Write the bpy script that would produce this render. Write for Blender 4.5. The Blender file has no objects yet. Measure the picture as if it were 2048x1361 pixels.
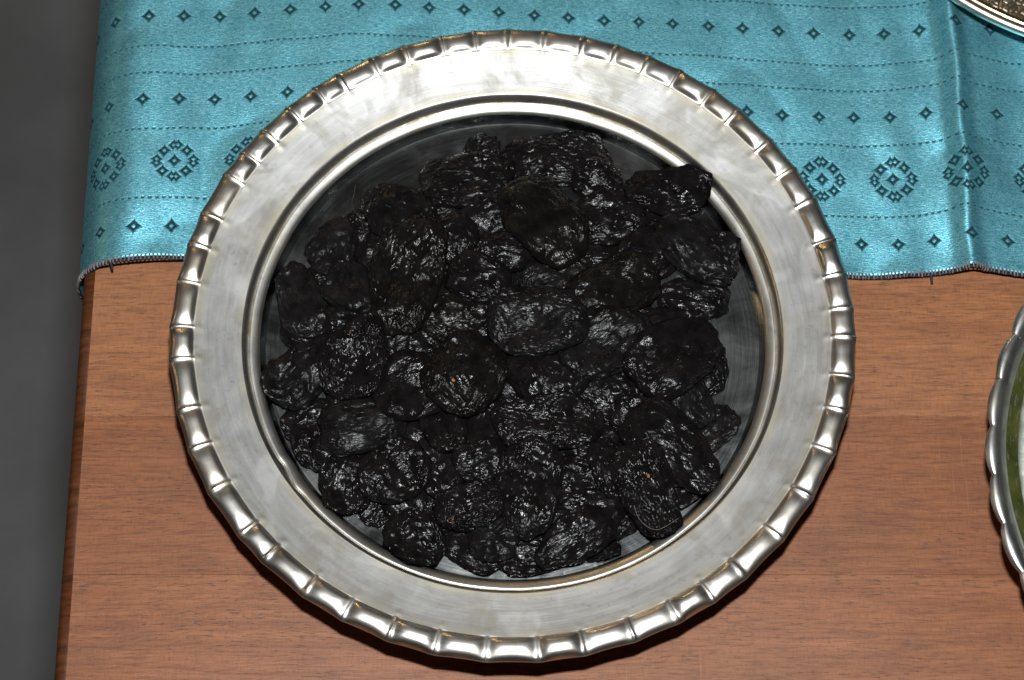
import bpy, bmesh, math, random
import numpy as np
from mathutils import Vector, Matrix

random.seed(7)
rng = np.random.default_rng(11)
S = bpy.context.scene
COL = S.collection

# ------------------------------------------------------------------ camera
TILT = math.radians(22.6)
DIST = 0.906
FPX = 55.0 / 23.5 * 2048.0
RIMZ = 0.0225
cam_d = bpy.data.cameras.new('camera')
cam_d.lens = 55.0
cam_d.sensor_width = 23.5
cam_d.clip_start = 0.05
cam_d.clip_end = 20.0
cam = bpy.data.objects.new('camera', cam_d)
COL.objects.link(cam)
VIEW = Vector((0, math.sin(TILT), -math.cos(TILT)))
UP = Vector((0, math.cos(TILT), math.sin(TILT)))
AIM = Vector((-0.0002, -0.0048, RIMZ))
CAM = AIM - VIEW * DIST
cam.location = CAM
cam.rotation_euler = (TILT, 0, 0)
cam_d.dof.use_dof = True
cam_d.dof.focus_distance = 0.905
cam_d.dof.aperture_fstop = 9.0
S.camera = cam

# ------------------------------------------------------------------ light
W = bpy.data.worlds.new('World')
S.world = W
W.use_nodes = True
bg = W.node_tree.nodes['Background']
bg.inputs[0].default_value = (1.0, 0.90, 0.80, 1)
bg.inputs[1].default_value = 0.015


def area_light(name, loc, target, sx, sy, power, colr):
    d = bpy.data.lights.new(name, 'AREA')
    d.shape = 'RECTANGLE'
    d.size = sx
    d.size_y = sy
    d.energy = power
    d.color = colr
    o = bpy.data.objects.new(name, d)
    COL.objects.link(o)
    o.location = loc
    o.rotation_euler = (Vector(target) - Vector(loc)).to_track_quat('-Z', 'Y').to_euler()
    return o


FLASH = CAM + UP * 0.215 + Vector((0.016, 0, 0))
area_light('camera_flash', FLASH, (0.0, 0.01, 0.0), 0.055, 0.035, 10.6, (0.96, 0.985, 1.0))
# warm room lamps whose glints show on the crimped metal edge
area_light('room_lamp', (-0.5, 2.1, 0.95), (0, 0, 0), 0.30, 0.22, 2.4, (1.0, 0.66, 0.30))
area_light('room_lamp_side', (-1.9, 0.5, 0.9), (0, 0, 0), 0.35, 0.25, 1.2, (1.0, 0.66, 0.32))

S.view_settings.view_transform = 'Standard'
S.view_settings.look = 'None'
S.view_settings.gamma = 1.0
S.view_settings.exposure = 0.0
S.view_settings.use_curve_mapping = False
S.render.engine = 'CYCLES'


# ------------------------------------------------------------------ helpers
def at(px, py, z):
    """a point of the photograph (2048 px wide) on the level plane at height z"""
    dx = (px - 1024.0) / FPX
    dy = (680.5 - py) / FPX
    d = VIEW + Vector((1, 0, 0)) * dx + UP * dy
    k = (z - CAM.z) / d.z
    return CAM + d * k


def tag(o, label=None, cat=None, group=None, kind=None):
    if label: o['label'] = label
    if cat: o['category'] = cat
    if group: o['group'] = group
    if kind: o['kind'] = kind
    return o


def empty(name, loc):
    o = bpy.data.objects.new(name, None)
    o.empty_display_size = 0.01
    COL.objects.link(o)
    o.location = loc
    return o


def add_obj(name, me, mat, parent=None, smooth=True):
    if mat is not None and not me.materials:
        me.materials.append(mat)
    if smooth:
        me.polygons.foreach_set('use_smooth', [True] * len(me.polygons))
    o = bpy.data.objects.new(name, me)
    COL.objects.link(o)
    if parent is not None:
        o.parent = parent
    return o


def grid_mesh(name, P, close_u=False, uv=None, flip=False):
    """P: (nu, nv, 3) array -> quad mesh"""
    nu, nv = P.shape[:2]
    iu = np.arange(nu if close_u else nu - 1)
    iv = np.arange(nv - 1)
    A, B = np.meshgrid(iu, iv, indexing='ij')
    A2 = (A + 1) % nu
    f = np.stack([A * nv + B, A2 * nv + B, A2 * nv + B + 1, A * nv + B + 1], -1).reshape(-1, 4)
    if flip:
        f = f[:, ::-1]
    me = bpy.data.meshes.new(name)
    me.vertices.add(nu * nv)
    me.vertices.foreach_set('co', P.reshape(-1).astype(np.float32))
    me.loops.add(f.size)
    me.loops.foreach_set('vertex_index', f.reshape(-1).astype(np.int32))
    me.polygons.add(len(f))
    me.polygons.foreach_set('loop_start', np.arange(0, f.size, 4, dtype=np.int32))
    if uv is not None:
        l = me.uv_layers.new(name='UVMap')
        l.data.foreach_set('uv', uv.reshape(-1, 2)[f.reshape(-1)].reshape(-1).astype(np.float32))
    me.update(calc_edges=True)
    me.validate()
    return me


def tri_mesh(name, V, F):
    me = bpy.data.meshes.new(name)
    me.vertices.add(len(V))
    me.vertices.foreach_set('co', V.reshape(-1).astype(np.float32))
    n = F.shape[1]
    me.loops.add(F.size)
    me.loops.foreach_set('vertex_index', F.reshape(-1).astype(np.int32))
    me.polygons.add(len(F))
    me.polygons.foreach_set('loop_start', np.arange(0, F.size, n, dtype=np.int32))
    me.update(calc_edges=True)
    return me


def tube(path, radius, seg=8):
    """tube along a polyline (n,3); radius scalar or (n,)"""
    path = np.asarray(path, float)
    n = len(path)
    rad = np.broadcast_to(np.asarray(radius, float), (n,))
    T = np.gradient(path, axis=0)
    T /= np.linalg.norm(T, axis=1)[:, None] + 1e-12
    ref = np.array([0.13, 0.21, 0.97])
    N = np.cross(T, ref)
    N /= np.linalg.norm(N, axis=1)[:, None] + 1e-12
    B = np.cross(T, N)
    a = np.linspace(0, 2 * np.pi, seg, endpoint=False)
    P = path[None] + rad[None, :, None] * (np.cos(a)[:, None, None] * N[None] + np.sin(a)[:, None, None] * B[None])
    return P


# ---- gradient noise, vectorised
_perm = rng.permutation(256)
_perm = np.concatenate([_perm, _perm, _perm])
_g = rng.normal(size=(256, 3))
_g /= np.linalg.norm(_g, axis=1)[:, None]


def noise(p):
    p = np.asarray(p, float)
    i = np.floor(p).astype(int)
    f = p - i
    u = f * f * f * (f * (f * 6 - 15) + 10)
    i &= 255
    out = 0
    for dx in (0, 1):
        wx = u[:, 0] if dx else 1 - u[:, 0]
        for dy in (0, 1):
            wy = u[:, 1] if dy else 1 - u[:, 1]
            for dz in (0, 1):
                wz = u[:, 2] if dz else 1 - u[:, 2]
                h = _perm[_perm[_perm[(i[:, 0] + dx) & 255] + ((i[:, 1] + dy) & 255)] + ((i[:, 2] + dz) & 255)]
                gr = _g[h]
                d = gr[:, 0] * (f[:, 0] - dx) + gr[:, 1] * (f[:, 1] - dy) + gr[:, 2] * (f[:, 2] - dz)
                out = out + wx * wy * wz * d
    return out * 1.5


# ---- node helpers
class NT:
    def __init__(self, name):
        self.m = bpy.data.materials.new(name)
        self.m.use_nodes = True
        self.t = self.m.node_tree
        self.b = self.t.nodes['Principled BSDF']

    def node(self, typ, **kw):
        n = self.t.nodes.new(typ)
        for k, v in kw.items():
            setattr(n, k, v)
        return n

    def set(self, sock, v):
        if isinstance(v, (int, float)):
            sock.default_value = v
        elif isinstance(v, tuple):
            sock.default_value = v if len(v) == len(sock.default_value) else v + (1.0,)
        else:
            self.t.links.new(v, sock)

    def math(self, op, a, b=None, c=None, clamp=False):
        n = self.node('ShaderNodeMath', operation=op, use_clamp=clamp)
        self.set(n.inputs[0], a)
        if b is not None: self.set(n.inputs[1], b)
        if c is not None: self.set(n.inputs[2], c)
        return n.outputs[0]

    def noise(self, vec, scale, detail=3.0, rough=0.5, dist=0.0):
        n = self.node('ShaderNodeTexNoise')
        if vec is not None: self.set(n.inputs['Vector'], vec)
        n.inputs['Scale'].default_value = scale
        n.inputs['Detail'].default_value = detail
        n.inputs['Roughness'].default_value = rough
        n.inputs['Distortion'].default_value = dist
        return n.outputs['Fac']

    def mapping(self, vec, scale=(1, 1, 1), rot=(0, 0, 0), loc=(0, 0, 0)):
        n = self.node('ShaderNodeMapping')
        self.set(n.inputs['Vector'], vec)
        n.inputs['Scale'].default_value = scale
        n.inputs['Rotation'].default_value = rot
        n.inputs['Location'].default_value = loc
        return n.outputs[0]

    def ramp(self, fac, stops):
        n = self.node('ShaderNodeValToRGB')
        self.set(n.inputs[0], fac)
        el = n.color_ramp.elements
        while len(el) < len(stops):
            el.new(0.5)
        for e, (p, c) in zip(el, stops):
            e.position = p
            e.color = (c, c, c, 1) if isinstance(c, (int, float)) else tuple(c) + (1,)
        return n.outputs[0]

    def mix(self, fac, a, b, blend='MIX'):
        n = self.node('ShaderNodeMix', data_type='RGBA', blend_type=blend)
        self.set(n.inputs[0], fac)
        self.set(n.inputs[6], a)
        self.set(n.inputs[7], b)
        return n.outputs[2]

    def bump(self, h, strength, dist, normal=None):
        n = self.node('ShaderNodeBump')
        n.inputs['Strength'].default_value = strength
        n.inputs['Distance'].default_value = dist
        self.set(n.inputs['Height'], h)
        if normal is not None: self.set(n.inputs['Normal'], normal)
        return n.outputs[0]

    def coord(self, which='Object'):
        return self.node('ShaderNodeTexCoord').outputs[which]

    def out(self, **kw):
        for k, v in kw.items():
            self.set(self.b.inputs[k.replace('_', ' ')], v)
        return self.m


# ------------------------------------------------------------------ materials
def mat_floor():
    n = NT('grey_floor')
    c = n.coord('Object')
    a = n.noise(c, 6, 4, 0.6)
    b = n.noise(c, 220, 2, 0.5)
    k = n.mix(n.math('MULTIPLY', b, 0.35), n.ramp(a, [(0.35, (0.135, 0.140, 0.146)), (0.65, (0.200, 0.205, 0.215))]), (0.12, 0.12, 0.125))
    return n.out(Base_Color=k, Roughness=0.8)


def mat_wood():
    n = NT('oiled_beech')
    oi = n.node('ShaderNodeObjectInfo')
    c0 = n.coord('Object')
    sh = n.node('ShaderNodeVectorMath', operation='ADD')
    n.set(sh.inputs[0], c0)
    n.set(sh.inputs[1], oi.outputs['Location'])
    c = sh.outputs[0]
    warp = n.noise(n.mapping(c, (3, 14, 3)), 1.0, 3)
    wv = n.node('ShaderNodeVectorMath', operation='MULTIPLY_ADD')
    n.set(wv.inputs[0], warp)
    wv.inputs[1].default_value = (0, 0.010, 0)
    n.set(wv.inputs[2], c)
    cw = wv.outputs[0]
    g1 = n.noise(n.mapping(cw, (14, 260, 40)), 1.0, 5, 0.62)
    g2 = n.noise(n.mapping(cw, (70, 900, 60)), 1.0, 4, 0.65)
    fine = n.noise(n.mapping(cw, (160, 1900, 200)), 1.0, 2, 0.6)
    big = n.noise(n.mapping(c, (5, 16, 5)), 1.0, 3, 0.5)
    base = n.mix(n.ramp(g1, [(0.30, 0.0), (0.72, 1.0)]), (0.245, 0.086, 0.030), (0.430, 0.178, 0.070))
    base = n.mix(n.ramp(big, [(0.40, 0.0), (0.62, 0.75)]), base, (0.340, 0.140, 0.056))
    base = n.mix(n.ramp(g2, [(0.46, 0.0), (0.70, 0.85)]), base, (0.150, 0.055, 0.024))
    # dark pores: short dashes along the grain
    pores = n.ramp(n.noise(n.mapping(cw, (210, 1500, 300)), 1.0, 2, 0.5), [(0.57, 0.0), (0.66, 1.0)])
    pmask = n.ramp(n.noise(n.mapping(c, (16, 60, 16), loc=(3, 1, 2)), 1.0, 3, 0.6), [(0.36, 0.0), (0.60, 1.0)])
    pk = n.math('MULTIPLY', n.math('MULTIPLY', pores, pmask), 0.7)
    base = n.mix(pk, base, (0.045, 0.024, 0.020))
    # lens shaped ray flecks of beech
    ray = n.ramp(n.noise(n.mapping(cw, (85, 330, 90), loc=(7, 3, 0)), 1.0, 1, 0.4), [(0.66, 0.0), (0.72, 1.0)])
    base = n.mix(n.math('MULTIPLY', ray, 0.5), base, (0.22, 0.075, 0.036))
    base = n.mix(n.math('MULTIPLY', n.ramp(fine, [(0.4, 0.0), (0.7, 1.0)]), 0.22), base, (0.43, 0.19, 0.08))
    cross = n.noise(n.mapping(c, (1300, 240, 200)), 1.0, 2, 0.6)
    base = n.mix(n.math('MULTIPLY', n.ramp(cross, [(0.50, 0.0), (0.72, 1.0)]), 0.35), base, (0.13, 0.055, 0.032))
    stain = n.ramp(n.noise(n.mapping(c, (22, 34, 10), loc=(4, 9, 1)), 1.0, 4, 0.6, 0.5), [(0.50, 0.0), (0.72, 0.45)])
    base = n.mix(stain, base, (0.140, 0.058, 0.030))
    scr = n.noise(n.mapping(c, (1500, 28, 60), rot=(0, 0, 0.32), loc=(2, 5, 0)), 1.0, 1, 0.4)
    smk = n.ramp(n.noise(n.mapping(c, (13, 13, 5), loc=(6, 1, 0)), 1.0, 2, 0.5), [(0.56, 0.0), (0.66, 1.0)])
    base = n.mix(n.math('MULTIPLY', n.math('MULTIPLY', n.ramp(scr, [(0.66, 0.0), (0.74, 1.0)]), smk), 0.5), base, (0.50, 0.22, 0.10))
    base = n.mix(1.0, base, oi.outputs['Color'], 'MULTIPLY')
    # rounded ends take a separate material with shade in its colour
    hgt = n.math('ADD', n.math('MULTIPLY', g2, 0.6), n.math('MULTIPLY', pores, -0.5))
    bp = n.bump(hgt, 0.25, 0.0004)
    rg = n.ramp(big, [(0.3, 0.42), (0.7, 0.55)])
    return n.out(Base_Color=base, Roughness=rg, Normal=bp, Specular_IOR_Level=0.38)


def mat_wood_edge():
    n = NT('oiled_beech_end_grain_shaded')
    c = n.coord('Object')
    g = n.noise(n.mapping(c, (60, 300, 20)), 1.0, 4, 0.6)
    k = n.mix(n.ramp(g, [(0.3, 0.0), (0.7, 1.0)]), (0.040, 0.012, 0.004), (0.130, 0.040, 0.013))  # shade of the rounded-over end is put into this colour
    return n.out(Base_Color=k, Roughness=0.45, Normal=n.bump(g, 0.3, 0.0004))


def mat_cloth():
    n = NT('teal_satin_brocade')
    uv = n.coord('UV')
    sp = n.node('ShaderNodeSeparateXYZ')
    n.set(sp.inputs[0], uv)
    u, v = sp.outputs[0], sp.outputs[1]
    PIT = 0.01432
    # tiny wander so that no motif is ruled
    wu = n.math('MULTIPLY', n.math('SUBTRACT', n.noise(uv, 60, 2), 0.5), 0.0024)
    wv = n.math('MULTIPLY', n.math('SUBTRACT', n.noise(n.mapping(uv, loc=(3, 5, 0)), 45, 2), 0.5), 0.0026)
    u = n.math('ADD', u, wu)
    v = n.math('ADD', v, wv)

    def local(period, off):
        return n.math('MULTIPLY', n.math('SUBTRACT', n.math('FRACT', n.math('ADD', n.math('DIVIDE', u, period), off)), 0.5), period)

    def step_lt(x, edge, soft):
        mr = n.node('ShaderNodeMapRange', interpolation_type='SMOOTHSTEP')
        n.set(mr.inputs[0], x)
        mr.inputs[1].default_value = edge - soft
        mr.inputs[2].default_value = edge + soft
        mr.inputs[3].default_value = 1.0
        mr.inputs[4].default_value = 0.0
        return mr.outputs[0]

    def diamond(a, b, r, hole):
        aa, bb = n.math('ABSOLUTE', a), n.math('ABSOLUTE', b)
        # concave sided star: sqrt-ish norm mixed with the rhombus
        d1 = n.math('ADD', aa, bb)
        pr = n.math('SQRT', n.math('MULTIPLY', aa, bb))
        d = n.math('ADD', d1, n.math('MULTIPLY', pr, 0.55))
        body = step_lt(d, r * 1.06, r * 0.22)
        hl = step_lt(d1, hole, hole * 0.4)
        return n.math('MULTIPLY', body, n.math('SUBTRACT', 1.0, hl))

    OFF = 0.5 - (0.5 - 0.1345) / PIT
    rows = []
    for v0, off in ((0.0133, OFF), (0.0696, OFF), (0.1081, OFF), (0.1460, OFF), (0.184, OFF)):
        rows.append(diamond(local(PIT, off), n.math('SUBTRACT', v, v0), 0.0034, 0.00080))
    for v0 in (0.0415, 0.1650):
        a = n.math('ABSOLUTE', local(PIT * 2, 0.5 - (0.5 - 0.1345) / (PIT * 2)))
        b = n.math('ABSOLUTE', n.math('SUBTRACT', v, v0))
        q, h = 0.0047, 0.0073
        for ca, cb, r in ((0, 0, 0.0033), (q, q, 0.0032), (h, 0.0009, 0.0028), (0.0009, h, 0.0028)):
            rows.append(diamond(n.math('SUBTRACT', a, ca), n.math('SUBTRACT', b, cb), r, 0.00075))
    for v0 in (0.0256, 0.0569, 0.0819, 0.0942, 0.1206, 0.1330, 0.1950):
        a = local(0.00265, 0.0)
        b = n.math('SUBTRACT', v, v0)
        # small U shaped stitches
        par = n.math('SUBTRACT', b, n.math('MULTIPLY', n.math('MULTIPLY', a, a), 620.0))
        d = n.math('ABSOLUTE', n.math('ADD', par, 0.0003))
        m = n.math('MULTIPLY', step_lt(d, 0.00052, 0.0003), step_lt(n.math('ABSOLUTE', a), 0.00072, 0.00022))
        rows.append(n.math('MULTIPLY', m, 0.95))
    pat = rows[0]
    for r in rows[1:]:
        pat = n.math('MAXIMUM', pat, r)
    w1 = n.noise(n.mapping(uv, (420, 2300, 1)), 1.0, 2, 0.6)
    w2 = n.noise(n.mapping(uv, (1500, 1900, 1)), 1.0, 1, 0.5)
    w3 = n.noise(n.mapping(uv, (30, 260, 1)), 1.0, 3, 0.6)
    w4 = n.noise(n.mapping(uv, (900, 60, 1)), 1.0, 2, 0.6)
    sp1 = n.math('ADD', n.math('MULTIPLY', w1, 0.55), n.math('MULTIPLY', w2, 0.45))
    colr = n.mix(n.ramp(sp1, [(0.38, 0.0), (0.62, 1.0)]), (0.070, 0.380, 0.530), (0.390, 0.910, 1.000))
    colr = n.mix(n.math('MULTIPLY', n.ramp(w3, [(0.35, 0.0), (0.7, 1.0)]), 0.30), colr, (0.045, 0.330, 0.450))
    colr = n.mix(n.math('MULTIPLY', n.ramp(w4, [(0.4, 0.0), (0.75, 1.0)]), 0.22), colr, (0.26, 0.76, 0.90))
    dark = n.mix(n.ramp(sp1, [(0.35, 0.0), (0.7, 1.0)]), (0.004, 0.016, 0.022), (0.010, 0.040, 0.050))
    pat = n.math('MULTIPLY', pat, n.ramp(w2, [(0.30, 0.80), (0.55, 1.0)]))
    colr = n.mix(pat, colr, dark)
    hgt = n.math('SUBTRACT', n.math('MULTIPLY', sp1, 0.7), n.math('MULTIPLY', pat, 0.35))
    bp = n.bump(hgt, 0.75, 0.00028)
    met = n.math('MULTIPLY', n.math('SUBTRACT', 1.0, pat), 0.84)
    rough = n.math('ADD', n.math('MULTIPLY', w1, 0.12), 0.38)
    return n.out(Base_Color=colr, Metallic=met, Roughness=rough, Normal=bp, Specular_IOR_Level=n.math('MULTIPLY', n.math('SUBTRACT', 1.0, pat), 0.5))


def mat_simple(name, colr, rough, metal=0.0, var=0.25, scale=300, bump=0.0):
    n = NT(name)
    c = n.coord('Object')
    a = n.noise(c, scale, 3, 0.6)
    k = n.mix(n.ramp(a, [(0.3, 0.0), (0.7, 1.0)]), tuple(x * (1 - var) for x in colr), tuple(min(1, x * (1 + var)) for x in colr))
    kw = dict(Base_Color=k, Roughness=rough, Metallic=metal)
    if bump:
        kw['Normal'] = n.bump(a, bump, 0.0003)
    return n.out(**kw)


def mat_silver(name, r0, r1, col0, col1, brushed=0.0, tarnish=0.5, aniso=0.0, stain=True, rings=()):
    """old nickel silver: brushed round the centre, smudged, scratched"""
    n = NT(name)
    c = n.coord('Object')
    sp = n.node('ShaderNodeSeparateXYZ')
    n.set(sp.inputs[0], c)
    ang = n.math('ARCTAN2', sp.outputs[1], sp.outputs[0])
    rad = n.math('SQRT', n.math('ADD', n.math('POWER', sp.outputs[0], 2.0), n.math('POWER', sp.outputs[1], 2.0)))
    cb = n.node('ShaderNodeCombineXYZ')
    n.set(cb.inputs[0], n.math('MULTIPLY', ang, 3.0))
    n.set(cb.inputs[1], n.math('MULTIPLY', rad, 2600.0))
    lines = n.noise(cb.outputs[0], 1.0, 3, 0.65)
    cb2 = n.node('ShaderNodeCombineXYZ')
    n.set(cb2.inputs[0], n.math('MULTIPLY', ang, 5.0))
    n.set(cb2.inputs[1], n.math('MULTIPLY', rad, 420.0))
    bands = n.noise(cb2.outputs[0], 1.0, 4, 0.6)
    sm = n.noise(c, 38, 5, 0.62, 0.8)
    sm2 = n.noise(n.mapping(c, loc=(2.3, 1.1, 0)), 120, 4, 0.6, 0.4)
    k = n.mix(n.ramp(bands, [(0.32, 0.0), (0.68, 1.0)]), col0, col1)
    spk = n.ramp(n.noise(n.mapping(c, loc=(4.1, 0.3, 0)), 420, 3, 0.6), [(0.60, 0.0), (0.72, 0.5)])
    k = n.mix(spk, k, tuple(x * 0.72 for x in col0))
    if stain:
        k = n.mix(n.math('MULTIPLY', n.ramp(sm, [(0.50, 0.0), (0.60, 1.0)]), tarnish), k, tuple(x * y for x, y in zip(col0, (0.80, 0.75, 0.64))))
        k = n.mix(n.math('MULTIPLY', n.ramp(sm2, [(0.52, 0.0), (0.70, 1.0)]), tarnish * 0.7), k, tuple(min(1.0, x * 1.12) for x in col1))
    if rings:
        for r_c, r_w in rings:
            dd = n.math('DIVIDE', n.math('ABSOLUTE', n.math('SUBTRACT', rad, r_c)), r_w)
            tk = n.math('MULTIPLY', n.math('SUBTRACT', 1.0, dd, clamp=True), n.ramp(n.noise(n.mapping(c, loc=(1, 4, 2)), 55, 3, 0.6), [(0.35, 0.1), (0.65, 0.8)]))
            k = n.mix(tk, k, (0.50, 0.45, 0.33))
        # dried wipe marks: pale patches with an edge
        pm = n.noise(n.mapping(c, loc=(0.7, 2.9, 0)), 24, 2, 0.4, 1.2)
        k = n.mix(n.math('MULTIPLY', n.ramp(pm, [(0.60, 0.0), (0.64, 0.55), (0.74, 0.25)]), 0.45), k, (0.80, 0.80, 0.79))
    rr = n.math('ADD', n.math('MULTIPLY', n.ramp(sm, [(0.35, 0.0), (0.65, 1.0)]), (r1 - r0) * 0.6), n.math('MULTIPLY', lines, (r1 - r0) * 0.7))
    rr = n.math('ADD', rr, r0)
    h = n.math('ADD', n.math('MULTIPLY', lines, brushed), n.math('MULTIPLY', sm2, 0.35))
    bp = n.bump(h, 0.30, 0.00022)
    n.out(Base_Color=k, Metallic=1.0, Roughness=rr, Normal=bp)
    if aniso:
        tg = n.node('ShaderNodeTangent', direction_type='RADIAL', axis='Z')
        n.set(n.b.inputs['Tangent'], tg.outputs[0])
        n.b.inputs['Anisotropic'].default_value = aniso
        n.b.inputs['Anisotropic Rotation'].default_value = 0.25
    return n.m


def mat_prune(name, c0, c1, r0, r1):
    n = NT(name)
    c = n.coord('Object')
    oi = n.node('ShaderNodeObjectInfo')
    sh = n.node('ShaderNodeVectorMath', operation='MULTIPLY_ADD')
    n.set(sh.inputs[0], oi.outputs['Random'])
    sh.inputs[1].default_value = (3.1, 1.7, 2.3)
    n.set(sh.inputs[2], c)
    cc = sh.outputs[0]
    a = n.noise(cc, 180, 4, 0.6)
    b = n.noise(cc, 650, 1.5, 0.5, 0.8)
    w = n.noise(n.mapping(cc, (330, 1250, 900)), 1.0, 1.5, 0.5, 1.0)
    k = n.mix(n.ramp(a, [(0.35, 0.0), (0.70, 1.0)]), c0, c1)
    rr = n.math('ADD', n.math('MULTIPLY', n.ramp(a, [(0.3, 0.0), (0.7, 1.0)]), r1 - r0), r0)
    h = n.math('ADD', n.math('MULTIPLY', b, 0.35), n.math('MULTIPLY', w, 0.8))
    bp = n.bump(h, 0.55, 0.0005)
    dull = n.ramp(n.noise(n.mapping(cc, loc=(5, 2, 1)), 130, 3, 0.6), [(0.38, 0.05), (0.68, 0.24)])
    return n.out(Base_Color=k, Roughness=rr, Normal=bp, Specular_IOR_Level=dull)


M_FLOOR = mat_floor()
M_WOOD = mat_wood()
M_WEDGE = mat_wood_edge()
M_CLOTH = mat_cloth()
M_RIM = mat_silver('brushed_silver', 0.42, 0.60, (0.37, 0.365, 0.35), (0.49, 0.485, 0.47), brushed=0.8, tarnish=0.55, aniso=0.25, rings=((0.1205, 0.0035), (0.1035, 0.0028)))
M_EDGE = mat_silver('worn_silver_edge', 0.25, 0.41, (0.60, 0.555, 0.50), (0.82, 0.80, 0.75), brushed=0.2, tarnish=0.6)
M_WELL = mat_silver('polished_silver', 0.04, 0.27, (0.38, 0.40, 0.41), (0.52, 0.54, 0.54), brushed=0.3, tarnish=0.4)
M_BEAD = mat_silver('silver_bead', 0.28, 0.44, (0.60, 0.575, 0.51), (0.78, 0.76, 0.72), brushed=0.3, tarnish=0.5)
M_UNDER = mat_simple('dull_silver', (0.40, 0.38, 0.34), 0.4, 1.0)
M_PR = [mat_prune('dried_plum_black', (0.0042, 0.0036, 0.0038), (0.0090, 0.0077, 0.0080), 0.13, 0.27),
        mat_prune('dried_plum_sooty', (0.0050, 0.0045, 0.0047), (0.0115, 0.0103, 0.0105), 0.19, 0.34),
        mat_prune('dried_plum_brownish', (0.0042, 0.0035, 0.0033), (0.0095, 0.0080, 0.0073), 0.14, 0.28)]
M_SCAR = mat_simple('orange_stem_scar', (0.32, 0.105, 0.014), 0.85, 0.0, 0.5, 1500)
M_SCAR2 = mat_simple('brown_stem_scar', (0.075, 0.024, 0.005), 0.85, 0.0, 0.5, 1500)
M_NAVY = mat_simple('navy_thread', (0.014, 0.014, 0.030), 0.7, 0.0, 0.4, 900)
M_STITCH = mat_simple('taupe_thread', (0.17, 0.15, 0.155), 0.75, 0.0, 0.6, 500)
M_HAIR = mat_simple('pale_fibre', (0.22, 0.19, 0.16), 0.5)

# ------------------------------------------------------------------ floor and table
me = grid_mesh('floor', np.array([[[x, y, -0.74] for y in (-3.0, 3.0)] for x in (-3.0, 3.0)]))
fl = add_obj('floor', me, M_FLOOR)
tag(fl, kind='structure', label='dark grey floor seen below the edge of the table')

EDGE_X = at(148, 830, -0.004).x           # outer face of the table's left end
TOP_T = 0.028
RND = 0.0050
table = empty('wooden_table', (0.15, 0.02, -0.74))
tag(table, 'oiled reddish brown wooden table of joined planks with a rounded end', 'table')
seams = [at(600, y, 0).y for y in (1466, 1150, 834, 512)]
pw = seams[1] - seams[0]
seams = [seams[0] - pw] + seams + [seams[-1] + pw * k for k in (1, 2, 3, 4)]
X1 = 0.52
tints = [(0.98, 0.96, 0.95), (0.86, 0.79, 0.75), (0.79, 0.71, 0.66), (0.99, 0.98, 0.99), (0.98, 0.96, 0.95),
         (0.98, 0.96, 0.95), (0.9, 0.88, 0.85), (1.0, 1.0, 1.0), (1.0, 1.0, 1.0)]
for k in range(len(seams) - 1):
    y0, y1 = seams[k] + 0.00003, seams[k + 1] - 0.00003
    prof = [(X1, 0.0)]
    prof += [(EDGE_X + 0.03, 0.0)]
    for i in range(0, 9):
        a = math.pi / 2 * i / 8
        prof.append((EDGE_X + RND - RND * math.sin(a), -RND + RND * math.cos(a)))
    for i in range(0, 4):
        a = math.pi / 2 * i / 3
        prof.append((EDGE_X + 0.006 - 0.006 * math.cos(a), -TOP_T + 0.006 - 0.006 * math.sin(a)))
    prof += [(X1, -TOP_T)]
    bm = bmesh.new()
    c = 0.00005
    rings = []
    for yy, ins in ((y0, c), (y0 + c, 0.0), (y1 - c, 0.0), (y1, c)):
        rings.append([bm.verts.new((x, yy, z - ins if z > -RND - 1e-6 else z)) for x, z in prof])
    npf = len(prof)
    for r in range(3):
        for i in range(npf):
            j = (i + 1) % npf
            f = bm.faces.new((rings[r][i], rings[r][j], rings[r + 1][j], rings[r + 1][i]))
            f.material_index = 1 if 2 <= i < npf - 2 else 0
    bm.faces.new(rings[0][::-1])
    bm.faces.new(rings[3])
    bmesh.ops.recalc_face_normals(bm, faces=bm.faces)
    me = bpy.data.meshes.new('plank')
    cen = Vector((0.15, (y0 + y1) / 2, 0))
    bmesh.ops.translate(bm, verts=bm.verts, vec=-cen)
    bm.to_mesh(me)
    bm.free()
    me.materials.append(M_WOOD)
    me.materials.append(M_WEDGE)
    o = add_obj('plank', me, None, table, smooth=False)
    for p in me.polygons:
        p.use_smooth = p.material_index == 1
    o.location = cen - table.location
    o.color = tints[k] + (1,)
YS0, YS1 = seams[0], seams[-1]


def box_obj(name, c, s, mat, parent, bev=0.002):
    bm = bmesh.new()
    bmesh.ops.create_cube(bm, size=1.0)
    bmesh.ops.scale(bm, vec=s, verts=bm.verts)
    bmesh.ops.bevel(bm, geom=list(bm.edges), offset=bev, segments=2, affect='EDGES')
    me = bpy.data.meshes.new(name)
    bm.to_mesh(me)
    bm.free()
    o = add_obj(name, me, mat, parent, smooth=False)
    o.location = Vector(c) - parent.location
    o.color = (0.8, 0.75, 0.7, 1)
    return o


for lx in (EDGE_X + 0.09, X1 - 0.06):
    for ly in (YS0 + 0.06, YS1 - 0.06):
        box_obj('leg', (lx, ly, (-0.74 - TOP_T) / 2), (0.05, 0.05, 0.74 - TOP_T), M_WOOD, table)

# ------------------------------------------------------------------ cloth
line_px = np.array([[120, 118], [220, 105], [300, 97], [400, 90], [550, 73], [690, 61], [770, 61], [850, 67], [1075, 84], [1290, 100],
                    [1400, 105], [1500, 111], [1600, 119], [1700, 125], [1800, 124], [1880, 116], [1935, 112], [2048, 127], [2300, 135]], float)


def X_of(px):
    return at(px, 350, 0.001).x


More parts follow.
